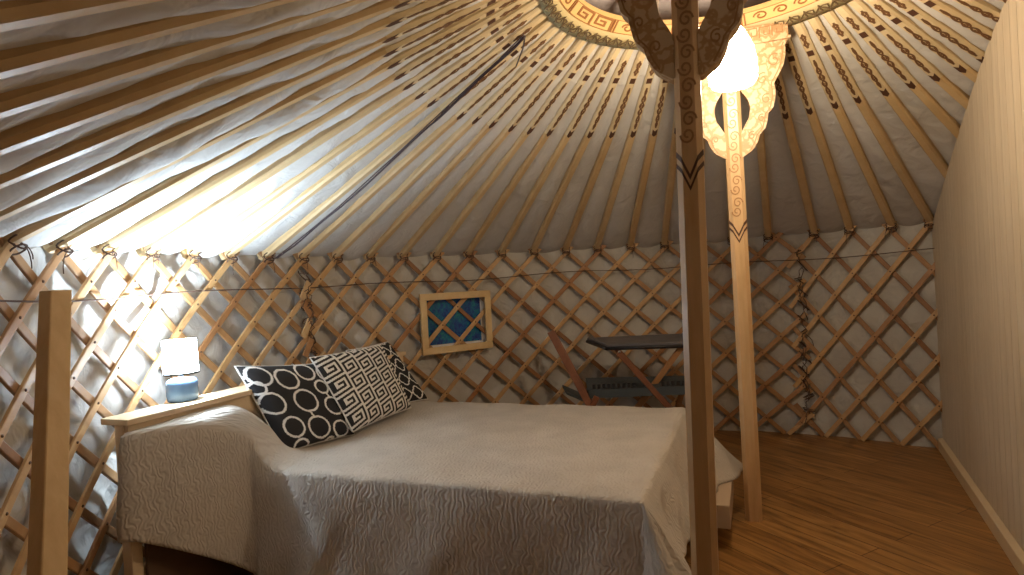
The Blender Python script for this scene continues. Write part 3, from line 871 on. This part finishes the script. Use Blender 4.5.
# ================================================================ CUSHIONS
def cushion(name, label, TL, TR, BR, BL, pat, T=.065, n=96, gus=None):
    TL, TR, BR, BL = map(Vector, (TL, TR, BR, BL))
    nrm = ((TR-BL).cross(TL-BR)).normalized()
    cen = (TL+TR+BR+BL)/4
    if nrm.dot(CAM-cen) < 0: nrm = -nrm
    def P(x, y, side):   # x right, y up 0..1
        X, Y = 2*x-1, 2*y-1
        # edges pulled in between the corners
        pin = .035
        xs = .5+.5*X*(1-pin*(1-Y*Y)); ys = .5+.5*Y*(1-pin*(1-X*X))
        b = BL.lerp(BR, xs); t = TL.lerp(TR, xs); p = b.lerp(t, ys)
        h = T*max(0, (1-X**4)*(1-Y**4))**.42*(1+.03*math.sin(9*x+5*y))
        return p+nrm*h*side
    mb = MB()
    rows = [[P(i/n, j/n, 1) for i in range(n+1)] for j in range(n+1)]
    mb.grid(rows, 0, True, mfun=lambda j, i: 1 if pat((i+.5)/n, (j+.5)/n) else 0)
    m_ = 20
    rows = [[P(i/m_, j/m_, -1) for i in range(m_+1)] for j in range(m_+1)]
    mb.grid(rows, 1, True)
    per_ = [P(i/24, 0, 0) for i in range(24)]+[P(1, i/24, 0) for i in range(24)]+[P(1-i/24, 1, 0) for i in range(24)]+[P(0, 1-i/24, 0) for i in range(24)]
    o = mb.build(name, [M_blackc, M_white], org=(BL+BR)/2)
    fixn(o); tag(o, label, 'cushion', 'scatter cushions on the bed')
    pm = MB(); pm.tube(per_, .0045, 6, closed=True); pm.build('piping', M_white, o)
    return o
# rings: (x, y, radius)
RINGS = [(.13, .86, .115), (.40, .80, .125), (.67, .88, .11), (.92, .84, .10), (.78, .66, .085), (.11, .53, .12), (.05, .72, .07), (.49, .51, .135), (.82, .40, .115), (.99, .50, .085),
         (.20, .23, .115), (.50, .17, .13), (.78, .10, .10), (.22, -.02, .10), (1.0, .14, .11), (.62, -.06, .08)]
def pat_rings(x, y):
    for cx, cy, r in RINGS:
        d = math.hypot(x-cx, y-cy)
        if abs(d-r) < .0125: return True
    for (xa, ya, xb, yb) in ((.47, .38, .49, .30), (.80, .57, .82, .52), (.9, .46, .93, .48)):
        dx, dy = xb-xa, yb-ya; t = max(0, min(1, ((x-xa)*dx+(y-ya)*dy)/(dx*dx+dy*dy)))
        if math.hypot(x-xa-dx*t, y-ya-dy*t) < .012: return True
    return False
# hooked key strokes, each column of hooks stepped against the next so they run in diagonals
KEYB = ["11111110",
        "00000010",
        "11111010",
        "10001010",
        "10111010",
        "10000010",
        "11111110",
        "00000000"]
def pat_key(x, y):
    i = int(math.floor(x*36)); j = int(math.floor(y*36-x*11))
    col = i//8
    return KEYB[(j+3*col) % 8][i % 8] == '0'
def pat_quat(x, y):
    u = x*4.2; v = y*4.2
    i = math.floor(v); fu = (u+.5*(i % 2)) % 1-.5; fv = v % 1-.5
    d = min(math.hypot(abs(fu)-.17, fv), math.hypot(fu, abs(fv)-.17))
    if .20 < d < .285: return True
    return abs(fu) > .43 and abs(fv) < .05
cushion('cushion', 'black cushion with white rings, leftmost and nearest the bedside lamp',
        (-2.245, .475, 1.015), (-1.955, .84, .96), (-1.80, .845, .565), (-2.05, .485, .585), pat_rings, T=.06, n=120)
cushion('cushion', 'black and white Greek-key cushion leaning in the middle of the three',
        (-1.975, .736, 1.005), (-1.74, 1.365, .99), (-1.575, 1.36, .585), (-1.785, .765, .60), pat_key, T=.05, n=144)
cushion('cushion', 'black cushion with white quatrefoil pattern, half hidden behind the Greek-key one',
        (-1.965, 1.39, .965), (-1.755, 1.655, .98), (-1.51, 1.665, .575), (-1.80, 1.39, .58), pat_quat, T=.05, n=96)

# ================================================================ BEDSIDE LAMP
LP = Vector((-2.395, .285, .900))
lamp = thing('table_lamp', 'small bedside lamp with blue base and glowing white drum shade on the ledge', 'lamp', LP)
mb = MB(); mb.lathe(LP, [(.001, 0), (.056, 0), (.061, .006), (.064, .03), (.064, .075), (.058, .092), (.045, .10), (.012, .104), (.001, .105)], 32)
fixn(mb.build('lamp_base', M_bluebase, lamp))
mb = MB(); mb.lathe(LP, [(.009, .10), (.009, .16), (.0145, .165), (.0145, .19), (.001, .191)], 14); mb.build('lamp_neck', M_metal, lamp)
mb = MB(); mb.lathe(LP, [(.001, .188), (.012, .192), (.023, .21), (.024, .224), (.016, .240), (.001, .246)], 16); fixn(mb.build('bulb', M_bedbulb, lamp))
mb = MB(); mb.lathe(LP, [(.0705, .125), (.068, .27)], 36); o = mb.build('lamp_shade', M_shade, lamp, solid=.002)
mb = MB(); mb.lathe(LP, [(.0702, .118), (.0725, .118), (.0725, .127), (.0702, .127), (.0702, .118)], 36); fixn(mb.build('shade_rim', M_edge, o))
mb = MB()
for k in range(3):
    a_ = k*120; p = pol(a_, .0695, 0); mb.tube([LP+Vector((0, 0, .14)), LP+Vector((p.x, p.y, .127))], .0015, 5)
mb.build('shade_spider', M_metal, o)

# ================================================================ FOLDED FURNITURE BEHIND THE BED
FT = Vector((.0, 2.08, 0))
ft = thing('folding_table', 'dark grey folding table on crossed reddish legs against the back lattice', 'table', (.08, 1.95, 0))
q0, q1, q2, q3 = Vector((-.23, 1.93, .84)), Vector((.42, 1.77, .84)), Vector((.50, 2.06, .87)), Vector((-.33, 2.2, .87))
def slab(pts, th): return [p-Vector((0, 0, th)) for p in pts]+list(pts)
mb = MB(); mb.box8(slab([q0, q1, q2, q3], .022)); fixn(mb.build('table_top', M_grey, ft, bevel=.003))
mb = MB(); mb.tube([q0+Vector((0, 0, -.03)), q1+Vector((0, 0, -.03))], .014, 8); mb.tube([q0+Vector((0, 0, -.03)), q3+Vector((0, 0, -.03))], .014, 8)
fixn(mb.build('top_frame', M_edge, ft))
s0_, s1_, s2_, s3_ = Vector((-.40, 1.83, .535)), Vector((.37, 1.75, .535)), Vector((.42, 2.02, .56)), Vector((-.36, 2.2, .56))
mb = MB(); mb.box8(slab([s0_, s1_, s2_, s3_], .02))
shelf_o = fixn(mb.build('lower_shelf', M_teal, ft, bevel=.003))
mb = MB(); fv = (s1_-s0_).normalized()
mb.box(s0_.lerp(s1_, .5)+Vector((0, -.004, -.028)), fv, Vector((0, 1, 0)), Vector((0, 0, 1)), .38, .006, .03)
for k in range(9): mb.box(s0_.lerp(s1_, .06+k*.045)+Vector((0, -.010, .026)), fv, Vector((0, 1, 0)), Vector((0, 0, 1)), .011, .006, .016, 1)
for k in range(5): mb.box(s0_.lerp(s1_, .68+k*.045)+Vector((0, -.010, .026)), fv, Vector((0, 1, 0)), Vector((0, 0, 1)), .011, .006, .016, 1)
fixn(mb.build('slotted_rail', [M_teal, M_edge], shelf_o))
def bar(mb, a, b, w_, t_):
    a = Vector(a); b = Vector(b); d = (b-a).normalized(); y = Vector((0, 1, 0)); x = d.cross(y).normalized(); y = x.cross(d)
    mb.box((a+b)/2, d, x, y, (b-a).length/2, w_/2, t_/2)
for a_, b_, mm in (((-.17, 1.80, .795), (.47, 1.74, .0), M_redwood), ((.30, 1.86, .80), (-.35, 1.90, .0), M_orangewood),
                   ((-.14, 2.12, .80), (.50, 2.02, .0), M_redwood), ((.44, 2.02, .80), (.20, 2.06, 0), M_orangewood)):
    mb = MB(); bar(mb, a_, b_, .04, .022); fixn(mb.build('leg', mm, ft, bevel=.003))
for p in ((-.165, 1.785, .80), (.29, 1.845, .80)):
    mb = MB(); mb.lathe(p, [(.001, -.008), (.009, -.006), (.009, .006), (.001, .008)], 10); mb.build('bolt', M_metal, ft)
fc = thing('folded_chair', 'reddish-brown folded wooden chair leaning left of the grey folding table', 'chair', (-.48, 1.80, 0))
mb = MB(); bar(mb, (-.635, 1.86, .965), (-.20, 1.70, 0), .05, .022); fixn(mb.build('back_rail', M_redwood, fc, bevel=.003))
mb = MB(); bar(mb, (-.60, 2.16, .93), (-.18, 1.95, 0), .05, .022); fixn(mb.build('back_rail', M_redwood, fc, bevel=.003))
mb = MB(); bar(mb, (-.345, 1.76, .50), (-.62, 1.80, 0), .04, .022); fixn(mb.build('leg', M_redwood, fc, bevel=.003))
mb = MB()
mb.box8(slab([Vector((-.55, 1.84, .53)), Vector((-.42, 1.80, .47)), Vector((-.42, 2.10, .47)), Vector((-.55, 2.14, .53))], .018)); fixn(mb.build('seat', M_teal, fc, bevel=.003))
print('objects', len(bpy.data.objects))
